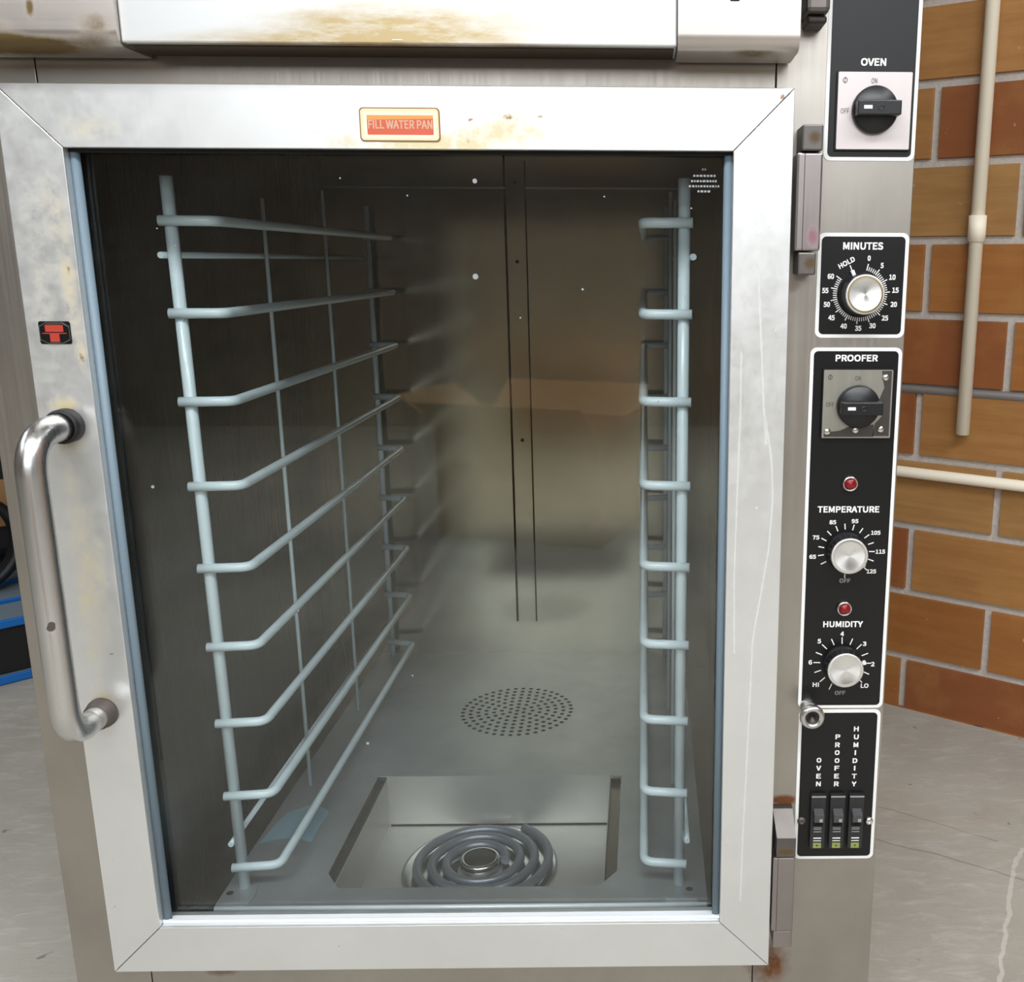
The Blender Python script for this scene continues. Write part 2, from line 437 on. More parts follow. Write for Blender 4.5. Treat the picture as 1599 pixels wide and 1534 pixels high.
# ------------------------------------------------------------------ the room
FZ = -.142
def slab(name, x0, x1, y0, y1, z0, z1, mt): return structure(MB().box(x0, x1, y0, y1, z0, z1).build(name, mt))
slab('floor', -4.2, 4.0, -4.6, 4.2, FZ - .1, FZ, M['concrete'])
slab('ceiling', -4.2, 4.0, -4.6, 4.2, 2.5, 2.6, M['ceiling'])
slab('wall_left', -4.2, -4.1, -4.6, 4.2, FZ, 2.5, M['plaster'])
slab('wall_front', -4.1, 4.0, -4.6, -4.5, FZ, 2.5, M['plaster'])
mb = MB()
for a, b, c, d in ((-1.66, 2.66, 1.39, 1.44), (-1.66, 2.66, 2.46, 2.5), (-1.66, -1.61, 1.44, 2.46), (2.61, 2.66, 1.44, 2.46)): mb.box(a, b, -4.5, -4.43, c, d)
structure(mb.build('added_fill_frame', M['white_print']))  # made-up surround for the added fill light, out of view

# brick wall: runs 35 degrees to the oven's back, past its right side
WA = math.radians(-35.03)
WD = Vector((math.cos(WA), math.sin(WA), 0)); WN = Vector((math.sin(WA), -math.cos(WA), 0))   # WN points into the room
WP = Vector((1.1583, .9076, 0))
def wp(s_, off, z): return WP + WD * s_ + WN * off + Vector((0, 0, z))
TAN, ORA, RED, LTAN = (168, 121, 70), (160, 104, 53), (142, 84, 47), (172, 131, 80)
cmap = {(0, 0): TAN, (0, 1): TAN, (1, -1): TAN, (1, 0): RED, (2, 0): LTAN, (2, 1): RED, (3, -1): ORA, (3, 0): ORA, (4, 0): RED, (4, 1): ORA, (5, -1): RED, (5, 0): TAN,
        (6, 0): LTAN, (6, 1): LTAN, (7, -1): RED, (7, 0): TAN, (8, 0): ORA, (8, 1): ORA, (9, -1): ORA, (9, 0): RED, (-1, -1): RED, (-1, 0): RED}
def brick_wall():
    mb = MB(); cols = []
    RH, BL, MT = .1355, .318, .0135
    mb.add([wp(-3.6, -.004, FZ), wp(3.2, -.004, FZ), wp(3.2, -.004, 2.5), wp(-3.6, -.004, 2.5), wp(-3.6, -.14, FZ), wp(3.2, -.14, FZ), wp(3.2, -.14, 2.5), wp(-3.6, -.14, 2.5)],
           [(0, 1, 2, 3), (5, 4, 7, 6), (4, 0, 3, 7), (1, 5, 6, 2), (3, 2, 6, 7), (4, 5, 1, 0)], 1)
    cols += [(0.4, .4, .4, 1)] * 6
    for row in range(-11, 10):
        zt = 1.0512 - RH * row - MT / 2; zb = zt - RH + MT
        if zt > 2.5: continue
        zb = max(zb, FZ + .001)
        row += 1
        off = -.085 if row % 2 else .075 - BL
        for k in range(-11, 10):
            a = off + BL * k + MT / 2; b = a + BL - MT
            if a < -3.5 or b > 3.1: continue
            nf = len(mb.f); d = .0035; e = .004
            A = [wp(a, -.004, zb), wp(b, -.004, zb), wp(b, -.004, zt), wp(a, -.004, zt)]
            B = [wp(a + e * .4, d, zb + e * .4), wp(b - e * .4, d, zb + e * .4), wp(b - e * .4, d, zt - e * .4), wp(a + e * .4, d, zt - e * .4)]
            mb.add(A + B, [(0, 1, 5, 4), (1, 2, 6, 5), (2, 3, 7, 6), (3, 0, 4, 7), (4, 5, 6, 7)], 0)
            c = cmap.get((row, k)) or rnd.choice([TAN, ORA, RED, LTAN, ORA, TAN])
            j = rnd.uniform(.93, 1.06); c = lin(*c); cols += [(c[0] * j, c[1] * j, c[2] * j, 1)] * (len(mb.f) - nf)
    o = mb.build('wall_right', [M['brick'], M['mortar']])
    me = o.data; ca = me.color_attributes.new('brick_colour', 'FLOAT_COLOR', 'CORNER')
    for p, c in zip(me.polygons, cols):
        for li in p.loop_indices: ca.data[li].color = c
    return structure(o)
brick_wall()

# pipes on the brick wall
pp = thing('plastic_pipe', wp(.008, .02, .43), 'cream plastic pipe hanging upright in front of the brick wall, open at its lower end', 'pipe')
n = 20; mb = MB()
ring = lambda r, z: [wp(.008, .02, z) + (WD * math.cos(2 * math.pi * k / n) + WN * math.sin(2 * math.pi * k / n)) * r for k in range(n)]
vs = ring(.0122, 2.45) + ring(.0122, .432) + ring(.0098, .432) + ring(.0098, .50)
mb.add(vs, [(i * n + k, i * n + (k + 1) % n, (i + 1) * n + (k + 1) % n, (i + 1) * n + k) for i in range(3) for k in range(n)], 0, True)
mb.add(ring(.0098, .50), [tuple(range(n))], 0)
mb.build('pipe_length', M['pvc'], pp)
mb = MB(); vs = ring(.0124, .777) + ring(.0155, .777) + ring(.0155, .822) + ring(.0124, .822)
mb.add(vs, [(i * n + k, i * n + (k + 1) % n, (i + 1) * n + (k + 1) % n, (i + 1) * n + k) for i in range(3) for k in range(n)], 0, True)
mb.build('coupling', M['pvc'], pp)
o = MB().sweep([wp(-1.6, -.001, .506), wp(0, -.001, .506), wp(1.8, -.001, .506)], .0085, 16).build('wall_conduit', M['conduit'])
tag(o, 'thin grey conduit running along a mortar joint of the brick wall', 'conduit')
o = MB().sweep([wp(-1.6, .016, .352), wp(0, .016, .348), wp(1.8, .016, .344)], .0105, 16).build('wall_pipe', M['pvc'])
tag(o, 'cream painted horizontal pipe running along the brick wall below the grey conduit', 'pipe')

# ------------------------------------------------------------------ the oven
oven = thing('proofer_oven', (.379, .52, FZ), 'stainless steel bakery oven over a glass-doored proofer, with black control panels on its right side', 'oven')
FY = .03                                    # the cabinet's front plane; the proofer door's front is at 0
X0, X1, YB, ZT = -.06, .8172, 1.0, 1.5
OX0, OX1, OZ0, OZ1 = .03, .684, .006, .885      # opening of the chamber
mb = MB()
# outer shell
mb.box(X0, X0 + .003, FY + .001, YB, FZ, ZT); mb.box(X1 - .003, X1, FY + .001, YB, FZ, ZT)
mb.box(X0, X1, YB, YB + .003, FZ, ZT); mb.box(X0, X1, FY + .001, YB, ZT, ZT + .003); mb.box(X0 + .003, X1 - .003, FY + .004, YB, FZ, FZ + .003)
# front panels with 1 mm seams between posts and rails
def front(x0, x1, z0, z1): mb.box(x0, x1, FY, FY + .0035, z0, z1, 0, .0006)
front(X0, .0215, FZ, ZT); front(.687, X1, FZ, ZT)
front(.0225, .686, OZ1, ZT); front(.0225, .686, FZ, OZ0)
mb.box(.0215, OX0, FY + .0003, FY + .0038, OZ0, OZ1); mb.box(OX1, .6872, FY + .0003, FY + .0038, OZ0, OZ1)
mb.box(.0205, .0235, FY + .0034, FY + .005, OZ1, ZT, 1); mb.box(.685, .688, FY + .0034, FY + .005, FZ, ZT, 1); mb.box(.0205, .0235, FY + .0034, FY + .005, FZ, OZ0, 1)
mb.build('cabinet_body', [M['steel_face'], M['gap']], oven)

# chamber
BY, CZ = .84, .93
mb = MB()
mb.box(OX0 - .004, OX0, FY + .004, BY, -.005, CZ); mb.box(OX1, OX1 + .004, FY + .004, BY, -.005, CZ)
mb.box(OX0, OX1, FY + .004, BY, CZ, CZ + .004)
mb.box(OX0, .185, FY + .004, BY, -.009, -.005); mb.box(.535, OX1, FY + .004, BY, -.009, -.005); mb.box(.185, .535, .374, BY, -.009, -.005); mb.box(.185, .535, FY + .004, .106, -.009, -.005)
mb.box(OX0 + .0003, OX1 - .0003, FY + .0036, FY + .007, OZ1, CZ)
# seams of the right and left lining
mb.box(OX1 - .0012, OX1, .36, .3625, 0, .90, 1); mb.box(OX0, OX0 + .001, .09, .0915, .2, .90, 1)
mb.box(OX1 - .003, OX1, .20, .235, .30, .42, 0)
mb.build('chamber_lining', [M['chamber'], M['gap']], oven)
mb = MB()
mb.box(OX0, OX1, BY, BY + .004, -.005, CZ)
mb.box(.332, .365, BY - .004, BY, .088, .905, 0, .0008)
mb.box(.3285, .3322, BY - .0012, BY, .088, .915, 1); mb.box(.3648, .3664, BY - .0012, BY, .088, .905, 1)
for z in (.87, .74, .43): mb.prism(circle(.349, z, .003, 10), BY - .0055, BY - .004, 1)
mb.box(OX0, OX1, BY - .0015, BY, .86, .8625, 2)
mb.build('back_panel', [M['chamber_back'], M['gap'], M['bright_metal']], oven)
# the raised floor sheet, its front lip and the rings of vent holes
WX0, WX1, WY0, WY1 = .201, .517, .108, .365
SX0, SX1, SY0, SZ = .0785, .637, .074, .0259
mb = MB()
th = .0015
RX0, RX1, RY1 = .187, .533, .372                       # the cut-out, its front corners clipped
mb.box(SX0, RX0, SY0, BY, SZ - th, SZ); mb.box(RX1, SX1, SY0, BY, SZ - th, SZ)
mb.box(RX0, RX1, SY0, WY0, SZ - th, SZ); mb.box(RX0, RX1, RY1, BY, SZ - th, SZ)
for xa, xb in ((RX0, RX0 + .02), (RX1, RX1 - .02)):
    mb.add([(xa, WY0, SZ), (xb, WY0, SZ), (xa, WY0 + .03, SZ), (xa, WY0, SZ - th), (xb, WY0, SZ - th), (xa, WY0 + .03, SZ - th)], [(0, 1, 2), (3, 5, 4), (0, 3, 4, 1), (1, 4, 5, 2), (2, 5, 3, 0)])
mb.sweep([(SX0, SY0 - .001, SZ - .0022), (SX1, SY0 - .001, SZ - .0022)], .003, 12, 3); mb.box(SX0, SX1, SY0 - .0035, SY0, -.004, SZ - .003, 3); mb.box(SX0 - .0015, SX0, SY0, BY, -.004, SZ); mb.box(SX1, SX1 + .0015, SY0, BY, -.004, SZ)
c0 = Vector((.3585, .586, 0))
for rr in range(8):
    r = .0125 * rr; cnt = max(1, rr * 6)
    for k in range(cnt):
        a = 2 * math.pi * (k + .5 * (rr % 2)) / cnt
        x, y = c0.x + r * math.cos(a), c0.y + r * math.sin(a)
        ps = [(x + .0036 * math.cos(2 * math.pi * q / 10), y + .0036 * math.sin(2 * math.pi * q / 10), SZ + .0003) for q in range(10)]
        mb.add(ps, [tuple(range(10))], 1)
mb.build('chamber_floor', [M['chamber_floor'], M['gap'], M['bright_metal'], M['satin']], oven)
# the sunken well with sloped corners, holding the coil burner
mb = MB(); WB = -.048
P = lambda x, y, z: (x, y, z)
mb.box(WX0 - .001, WX0, WY0, WY1, WB, SZ - .002); mb.box(WX1, WX1 + .001, WY0, WY1, WB, SZ - .002)
mb.box(WX0, WX1, WY1, WY1 + .001, WB, SZ + .0035); mb.box(WX0, WX1, WY0 - .001, WY0, WB, SZ - .002)
mb.box(WX0, WX1, WY0, WY1, WB - .001, WB); mb.box(WX0 + .002, WX1 - .002, WY1 - .0012, WY1, WB, WB + .002, 1)
for xa, xb in ((RX0, WX0 - .001), (WX1 + .001, RX1)):   # sunken rim each side of the well
    mb.box(xa, xb, WY0, RY1, SZ - .012, SZ - .010, 2)
mb.box(RX0, RX0 + .001, WY0, RY1, SZ - .012, SZ - .001, 2); mb.box(RX1 - .001, RX1, WY0, RY1, SZ - .012, SZ - .001, 2); mb.box(RX0, RX1, WY1 + .001, RY1, SZ - .003, SZ - .001, 2)
well = mb.build('water_well', [M['well'], M['gap'], M['chamber']], oven)
bc = Vector((.3475, .256, WB))
mb = MB().lathe([(.075, 0.0005), (.098, .0005), (.102, .004), (.098, .0055), (.09, .003), (.03, .0015)], bc, 'z', 56)
mb.build('drip_ring', M['bright_metal'], well)
mb = MB(); pts = []
T = 3.15
for i in range(int(T * 40) + 1):
    t = i / 40; r = .0335 + .0190 * t; a = 2 * math.pi * t
    pts.append(bc + Vector((r * math.cos(a), r * math.sin(a), .013)))
pts += [pts[-1] + Vector((-.004, .006, -.002)), pts[-1] + Vector((-.006, .014, -.009))]
mb.sweep(pts, .0062, 12)
mb.build('heating_coil', simple('grey_coil', (118, 122, 130), .36, .5), well)
mb = MB().lathe([(.021, .004), (.021, .016), (.019, .0185), (0, .0185)], bc, 'z', 32)
mb.lathe([(.0212, .006), (.0262, .006), (.0262, .0165), (.0240, .0182), (.0212, .0175)], bc, 'z', 32, 1)
mb.build('burner_medallion', [M['dark_steel'], M['bright_metal']], well)

# proofer door
W, H, T = .70, .892, .0534
mb = MB()
g = .0004
def rail(poly):
    """mitred bar with softened front edges"""
    n = len(poly); cx = sum(p[0] for p in poly) / n; cz = sum(p[1] for p in poly) / n
    def inset(d):
        out = []
        for i in range(n):
            a, b, c = Vector(poly[i - 1]), Vector(poly[i]), Vector(poly[(i + 1) % n])
            u = (b - a).normalized(); v = (c - b).normalized()
            n1 = Vector((-u.y, u.x)); n2 = Vector((-v.y, v.x)); bis = (n1 + n2); k = d / max(.2, (1 + n1.dot(n2)))
            out.append(b + bis * k)
        return out
    B = inset(.0006); C = inset(.0002)
    vs = [(p[0], .027, p[1]) for p in poly] + [(p[0], .0007, p[1]) for p in poly] + [(p[0], .0002, p[1]) for p in C] + [(p[0], 0, p[1]) for p in B]
    fs = [tuple(reversed(range(n)))]
    for L in range(3): fs += [(L * n + i, L * n + (i + 1) % n, (L + 1) * n + (i + 1) % n, (L + 1) * n + i) for i in range(n)]
    fs += [tuple(range(3 * n, 4 * n))]
    mb.add(vs, fs)
rail([(g, 0), (W - g, 0), (W - T - g, T), (T + g, T)])
rail([(W, g), (W, H - g), (W - T, H - T - g), (W - T, T + g)])
rail([(W - g, H), (g, H), (T + g, H - T), (W - T - g, H - T)])
rail([(0, H - g), (0, g), (T, T + g), (T, H - T - g)])
mb.prism([(.004, .004), (W - .004, .004), (W - T + .004, T - .004), (T - .004, T - .004)], .002, .026, 1); mb.prism([(W - .004, .004), (W - .004, H - .004), (W - T + .004, H - T + .004), (W - T + .004, T - .004)], .002, .026, 1)
mb.prism([(W - .004, H - .004), (.004, H - .004), (T - .004, H - T + .004), (W - T + .004, H - T + .004)], .002, .026, 1); mb.prism([(.004, H - .004), (.004, .004), (T - .004, T - .004), (T - .004, H - T + .004)], .002, .026, 1)
door = mb.build('proofer_door', [M['frame'], M['gap']], oven)
mb = MB().box(T - .003, W - T + .003, .0185, .0225, T - .003, H - T + .003)
mb.build('glass_pane', M['glass'], door)
for x in (T + .0035, W - T - .0035):
    MB().sweep([(x, .0125, T + .001), (x, .0125, H - T - .001)], .0042, 10).build('glazing_seal', M['gasket'], door)
MB().box(T, W - T, .0125, .018, T, T + .0022, 0, .0004).build('glazing_bead', M['satin'], door)
MB().box(T, W - T, .007, .0105, T, T + .0035, 0, .0006).build('glazing_bead', M['satin'], door)
MB().box(T, W - T, .008, .018, H - T - .003, H - T, 0).build('glazing_bead', M['gap'], door)
# specks and etched mark on the glass
frost = simple('frosted_mark', (150, 154, 156), .7)
for x, z, r in [(.412, .8131, .0022), (.4093, .7278, .0027), (.0896, .5273, .0016), (.28, .2552, .0016), (.5088, .7164, .0011), (.53, .80, .0008), (.35, .80, .0008), (.61, .79, .0008), (.64, .79, .0009), (.605, .71, .0009), (.58, .611, .001), (.29, .815, .0008), (.12, .77, .0007), (.135, .755, .0007), (.45, .69, .0008), (.33, .33, .0009), (.22, .40, .0007)]:
    MB().prism(circle(x, z, r, 10), .0180, .01845).build('glass_speck', frost, door)
mb = MB()
for j, (w_, z) in enumerate([(.004, .8243), (.020, .8187), (.024, .8140), (.028, .8095), (.012, .8050)]):
    k = 0; x = .6215 - w_ / 2
    while x < .6215 + w_ / 2:
        l = rnd.uniform(.0012, .0026); mb.box(x, x + l, .0182, .01845, z - .0009, z + .0009); x += l + .0009
mb.build('etched_mark', frost, door)
# dried drips down the right stile
mb = MB()
def strip(pts, w_, y):
    pts = fillet([(p[0], y, p[1]) for p in pts], .012, 4); vs = []; w_ *= 1.7
    for i, p in enumerate(pts): vs += [(p.x - w_, y, p.z), (p.x + w_, y, p.z)]
    mb.add(vs, [(2 * i, 2 * i + 1, 2 * i + 3, 2 * i + 2) for i in range(len(pts) - 1)])
strip([(.6691, .77), (.6749, .6777), (.6795, .6057), (.6825, .575)], .0006, -.0002)
strip([(.6805, .60), (.6880, .56), (.6905, .52), (.6877, .467), (.6741, .374), (.672, .27), (.669, .16), (.668, .08)], .0006, -.0002)
strip([(.657, .66), (.6575, .6057), (.6560, .5312), (.6545, .44), (.6560, .36)], .0005, -.0002)
mb.prism(circle(.6825, .5735, .0016, 10), -.0003, .0002); mb.prism(circle(.689, .68, .0012, 10), -.0003, .0002); mb.prism(circle(.675, .51, .0011, 10), -.0003, .0002)
mb.build('dried_drip', drip_mat(), door)
# handle
hp = fillet([(.0262, -.002, .5905), (.0230, -.060, .5905), (.0225, -.060, .300), (.0235, -.012, .300)], [.038, .034], 9)
mb = MB().sweep(hp, [.0128] * (len(hp) - 2) + [.0118, .0105], 20)
mb.build('door_handle', M['chrome'], door)
mb = MB().lathe([(.0135, 0), (.0162, 0.0), (.0162, .011), (.0150, .013), (.0132, .013)], (.0262, 0, .5905), '-y', 32)
mb.build('handle_collar', M['rubber'], door, 'dark rubber collar at the upper handle end')
mb = MB().lathe([(.0100, 0), (.0155, 0), (.0155, .004), (.0138, .0055), (.0138, .012), (.0105, .013)], (.0238, 0, .300), '-y', 32)
mb.lathe([(.0112, .010), (.0118, .020), (.011, .024)], (.0238, 0, .300), '-y', 24, 1)
mb.build('handle_collar', [M['rust'], M['well']], door, 'rusty collar at the lower handle end')
# red warning label
mb = MB()
mb.prism(rrect(.3155, .3862, .8448, .8734, .0035), -.0006, .0002, 1); mb.prism(rrect(.3166, .3851, .8459, .8724, .003), -.0010, 0, 0)
mb.prism(rrect(.3190, .3828, .8476, .8700, .001), -.0011, 0, 2); mb.prism(rrect(.3222, .3804, .8505, .8669, .0008), -.0012, 0, 3)
mb.prism([(.3222, .8630), (.3804, .8640), (.3804, .8669), (.3222, .8669)], -.00125, 0, 5)
text_into(mb, 'FILL WATER PAN', .3514, .8592, -.00135, .0566, .0072, 0, .02, 4)
mb.build('warning_label', [M['cream'], M['brown'], simple('label_white', (238, 230, 200), .5), simple('label_red', (206, 92, 66), .5), M['worn_text'], simple('label_orange', (222, 150, 82), .5)], door)
# octagonal badge with a red T
mb = MB()
bx0, bx1, bz0, bz1 = .0117, .0403, .6661, .6868
o8 = lambda a, b: [(bx0 + a + b, bz0 + a), (bx1 - a - b, bz0 + a), (bx1 - a, bz0 + a + b * .5), (bx1 - a, bz1 - a - b * .6), (bx1 - a - b, bz1 - a), (bx0 + a + b, bz1 - a), (bx0 + a, bz1 - a - b * .6), (bx0 + a, bz0 + a + b * .5)]
mb.prism(rrect(bx0, bx1, bz0, bz1, .002), -.0006, 0, 0); mb.prism(o8(.0006, .0065), -.0012, 0, 1); mb.prism(o8(.0013, .0063), -.0016, 0, 0)
mb.box(.0181, .0345, -.0021, 0, .6773, .6836, 2); mb.box(.0150, .0371, -.0020, 0, .6756, .6764, 2); mb.box(.0218, .0303, -.0021, 0, .6682, .6756, 2)
mb.box(.0195, .0330, -.0020, 0, .6842, .6850, 1); mb.box(.0225, .0295, -.0020, 0, .6670, .6677, 1)
mb.build('maker_badge', [M['black_satin'], M['bright_metal'], M['badge_red']], door)

# upper oven door: its lower edge hangs into view
mb = MB(); UZ = .9195
mb.box(.129, .5945, -.030, .024, UZ, 1.42, 0, .0015); mb.box(.131, .592, -.022, .022, UZ - .0012, UZ + .001, 1)
mb.box(.355, .3635, -.0306, -.029, .9225, .9233, 2)
udoor = mb.build('oven_door', [M['upper'], simple('dark_brown_underside', (58, 46, 28), .7), M['white_print']], oven)  # second slot: dark brown sheet on the underside
def cap(x0, x1):
    mb = MB(); prof = []
    for k in range(13):
        a = math.radians(90 * k / 12); prof.append((-.036 + .012 - .012 * math.sin(a) + 0, UZ - .003 + .012 - .012 * math.cos(a)))
    prof = [(.024, UZ - .003)] + prof + [(-.036, 1.42), (.024, 1.42)]
    n = len(prof); vs = [(x0, y, z) for y, z in prof] + [(x1, y, z) for y, z in prof]
    fs = [(i, (i + 1) % n, n + (i + 1) % n, n + i) for i in range(1, n - 1)]
    mb.add(vs, fs, 0, True); mb.add(vs, [(0, 1, n + 1, n), (n - 1, 0, n, 2 * n - 1), tuple(range(n)), tuple(reversed(range(n, 2 * n)))])
    if x0 > 0: mb.box(x0 + (x1 - x0) * .42, x0 + (x1 - x0) * .5, -.0375, -.034, .954, .99, 1, .001)
    return mb
cap(-.045, .1288).build('end_cap', [M['steel_panel'], M['dark_steel']], udoor, 'stained steel end cap with rusty scratches')
cap(.595, .698).build('end_cap', [M['steel_panel'], M['dark_steel']], udoor)

# hinges on the right side
def hinge(x0, x1, zt, zb, top, low, name='door_hinge'):
    mb = MB()
    mb.box(x0, x1, -.004, FY, zb, zt, 0, .0018)
    mb.box(x0 + .0065, x0 + .0070, -.0042, 0, zb, zt, 2)
    if top: mb.box(x0 + .0035, x1 - .001, -.007, FY, zt + .0012, zt + top, 1, .0015)
    if low: mb.box(x0 + .0035, x1 - .003, -.003, FY, zb - low, zb - .0012, 1, .0015)
    return mb.build(name, [M['hinge'], M['hinge_block'], M['gap']], oven)
M['hinge'] = steel('hinge_steel', (172, 164, 163), .34, (300, 300, 2), stains=[(.72, 0, .765, .012, .03, .02, 1.1)], stain_col=(140, 100, 112))
M['hinge_block'] = steel('worn_hinge_block', (128, 123, 120), .5, (60, 60, 60), stains=[(.718, 0, .85, .012, .03, .012, 1.2), (.718, 0, .741, .012, .03, .012, 1.2), (.714, 0, .14, .02, .03, .008, 1.4)], stain_col=(90, 72, 48), var=.2)
hinge(.7035, .7265, .8375, .752, .0235, .0215)
mb = MB()
mb.add([(.7045, -.004, .1555), (.7245, -.004, .1555), (.7235, .020, .176), (.7025, .020, .176), (.7045, -.004, .1335), (.7245, -.004, .1335), (.7245, FY, .1335), (.7045, FY, .1335), (.7235, FY, .176), (.7025, FY, .176)],
       [(0, 1, 2, 3), (0, 4, 5, 1), (3, 2, 8, 9), (0, 3, 9, 7, 4), (1, 5, 6, 8, 2), (4, 7, 6, 5), (6, 7, 9, 8)], 1)
mb.box(.7015, .7245, -.002, FY, .0435, .1315, 0, .0015); mb.box(.7065, .7069, -.0023, 0, .0435, .1315, 2); mb.box(.7040, .7245, 0, FY, .0215, .0425, 0, .0015)
mb.build('door_hinge', [M['hinge'], M['hinge_block'], M['gap']], oven)
mb = MB().box(.7060, .7268, -.012, FY, .9515, 1.03, 0, .004).box(.7085, .7255, -.004, FY, .9445, .951, 1, .002)
mb.build('door_hinge', [M['hinge_block'], M['dark_steel']], oven)

# control panels
PY = FY - .0008
def panel(name, x0, x1, z0, z1, label):
    mb = MB()
    mb.prism(rrect(x0, x1, z0, z1, .0062), PY, FY + .0002, 0); b = .0034
    mb.prism(rrect(x0 + b, x1 - b, z0 + b, z1 - b, .0042), PY - .0003, FY, 1)
    return mb.build(name, [M['white_print'], M['black_satin']], oven, label)
LY = PY - .0005
def letters(p, items, grey=()):
    mb = MB()
    for it in items: text_into(mb, *it[:3], LY, *it[3:])
    for it in grey: text_into(mb, *it[:3], LY, *it[3:], **{'mi': 1})
    return mb
def tick(mb, cx, cz, ang, r0, r1, w_=.0005, mi=0):
    u = Vector((math.sin(ang), math.cos(ang))); v = Vector((u.y, -u.x)); c = Vector((cx, cz))
    q = [c + u * r0 - v * w_, c + u * r0 + v * w_, c + u * r1 + v * w_, c + u * r1 - v * w_]
    mb.add([(a.x, LY, a.y) for a in q], [(0, 1, 2, 3)], mi)
PRINT = [M['white_print'], M['grey_print']]

def rotary(p, cx, cz, kx, kz, mat, marks, worn):
    """square switch plate with a round knob and a bar grip"""
    hw, hh = .0336, .0333
    mb = MB()
    mb.box(cx - hw - .001, cx + hw + .0008, PY - .0035, FY, cz - hh - .001, cz + hh + .001, 1)
    mb.prism(rrect(cx - hw, cx + hw, cz - hh, cz + hh, .001), PY - .0048, PY - .003, 0)
    yp = PY - .0051
    if worn:
        mb.add([(cx + .0225, yp, cz + hh - .001), (cx + hw - .0015, yp, cz + hh - .001), (cx + hw - .0015, yp, cz - hh + .002), (cx + .016, yp, cz - hh + .002), (cx + .018, yp, cz - .019), (cx + .0245, yp, cz - .012), (cx + .021, yp, cz + .004), (cx + .0255, yp, cz + .016)][::-1], [tuple(range(8))], 3)
        mb.add([(cx - hw + .002, yp, cz - hh + .0012), (cx + .017, yp, cz - hh + .0012), (cx + .017, yp, cz - .020), (cx + .008, yp, cz - .0205), (cx - .006, yp, cz - .0215), (cx - .016, yp, cz - .026), (cx - .024, yp, cz - .027), (cx - .031, yp, cz - .025)], [tuple(range(8))], 3)
        for x, z in worn: mb.lathe([(.0034, 0), (.0034, .0008), (.002, .0016), (0, .0016)], (x, yp, z), '-y', 16, 4)
    mb2 = mb
    for s_, dx, dz, w_ in marks: text_into(mb2, s_, cx + dx, cz + dz, yp - .0001, w_, .0046, 0, 0, 2)
    a = [(cx - .0275 + .0022 * math.cos(2 * math.pi * k / 20), yp - .0001, cz + .0262 + .0022 * math.sin(2 * math.pi * k / 20)) for k in range(20)]
    b = [(cx - .0275 + .0017 * math.cos(2 * math.pi * k / 20), yp - .0001, cz + .0262 + .0017 * math.sin(2 * math.pi * k / 20)) for k in range(20)]
    mb2.add(a + b, [(k, (k + 1) % 20, 20 + (k + 1) % 20, 20 + k) for k in range(20)], 2)
    mb2.box(cx - .0277, cx - .0273, yp - .0001, yp, cz + .0232, cz + .0292, 2)
    mb.build('switch_plate', [mat, M['black_satin'], simple('plate_print', (70, 66, 66), .6), simple('bare_dark_metal', (84, 80, 78), .42, .7), M['bright_metal']], p)
    mb = MB(); y = PY - .0045
    mb.lathe([(.0208, 0), (.0208, .006), (.0195, .0085), (0, .0085)], (kx, y, kz), '-y', 40)
    mb.box(kx - .0190, kx + .0205, y - .021, y - .007, kz - .0064, kz + .0064, 0, .0012)
    mb.box(kx - .0135, kx - .0060, y - .0213, y - .020, kz - .0013, kz + .0017, 1); 
    mb.lathe([(.0028, .0208), (.0028, .0214), (.0018, .0214), (.0014, .0200), (0, .0200)], (kx + .0020, y, kz), '-y', 16, 2)
    mb.build('rotary_switch', [M['black_plastic'], M['white_print'], M['dark_steel']], p)
def dial(p, cx, cz, prot, ang, cap_mats, rs=.0205, rc=.0185):
    mb = MB(); y = LY
    mb.lathe([(rs, 0), (rs, .0035), (rs - .0012, .0045), (rc + .0003, .0055), (rc - .0002, prot - .002), (rc - .0002, prot - .0012)], (cx, y, cz), '-y', 48)
    u = Vector((math.sin(ang), math.cos(ang)))
    c = Vector((cx, cz)) + u * (rs + .0008); v = Vector((u.y, -u.x))
    q = [c - u * .0035 - v * .0016, c - u * .0035 + v * .0016, c + u * .0022 + v * .0016, c + u * .0022 - v * .0016]
    mb.prism([(a.x, a.y) for a in q][::-1], y - .0055, y - .001, 1)
    mb.build('dial_knob', [M['black_plastic'], M['white_print']], p)
    bpy_mb = MB()
    bpy_mb.lathe([(rc, prot - .0018), (rc, prot - .0006), (rc - .0012, prot + .0003), (rc - .0018, prot), (.00001, prot)], (0, 0, 0), '-y', 48, 0)
    bpy_mb.lathe([(rc - .0014, prot + .0001), (rc - .0035, prot + .0002)], (0, 0, 0), '-y', 48, 1)
    o = bpy_mb.build('knob_cap', cap_mats, p); o.location = (cx, y, cz)
    return o
def lamp(p, x, z):
    MB().lathe([(.0066, 0), (.0078, .0), (.0078, .003), (.0070, .0042), (.0060, .0042), (.0058, .002)], (x, LY, z), '-y', 32, 0).lathe([(.0059, .002), (.0056, .0045), (.0040, .0062), (0, .0068)], (x, LY, z), '-y', 32, 1).build('indicator_lamp', [M['bright_metal'], M['red']], p)

p1 = panel('control_panel', .7322, .8166, .8336, 1.15, 'black panel lettered OVEN with a square switch')
letters(p1, [('OVEN', .7746, .919, .0231, .0066)]).build('lettering', PRINT, p1)
pinkish = steel('pinkish_switch_plate', (214, 204, 204), .4, (300, 300, 2), metal=.5, var=.04)
rotary(p1, .7762, .8766, .7762, .8770, pinkish, [('ON', -.001, .0257, .0052), ('OFF', -.0268, -.0002, .0075)], None)

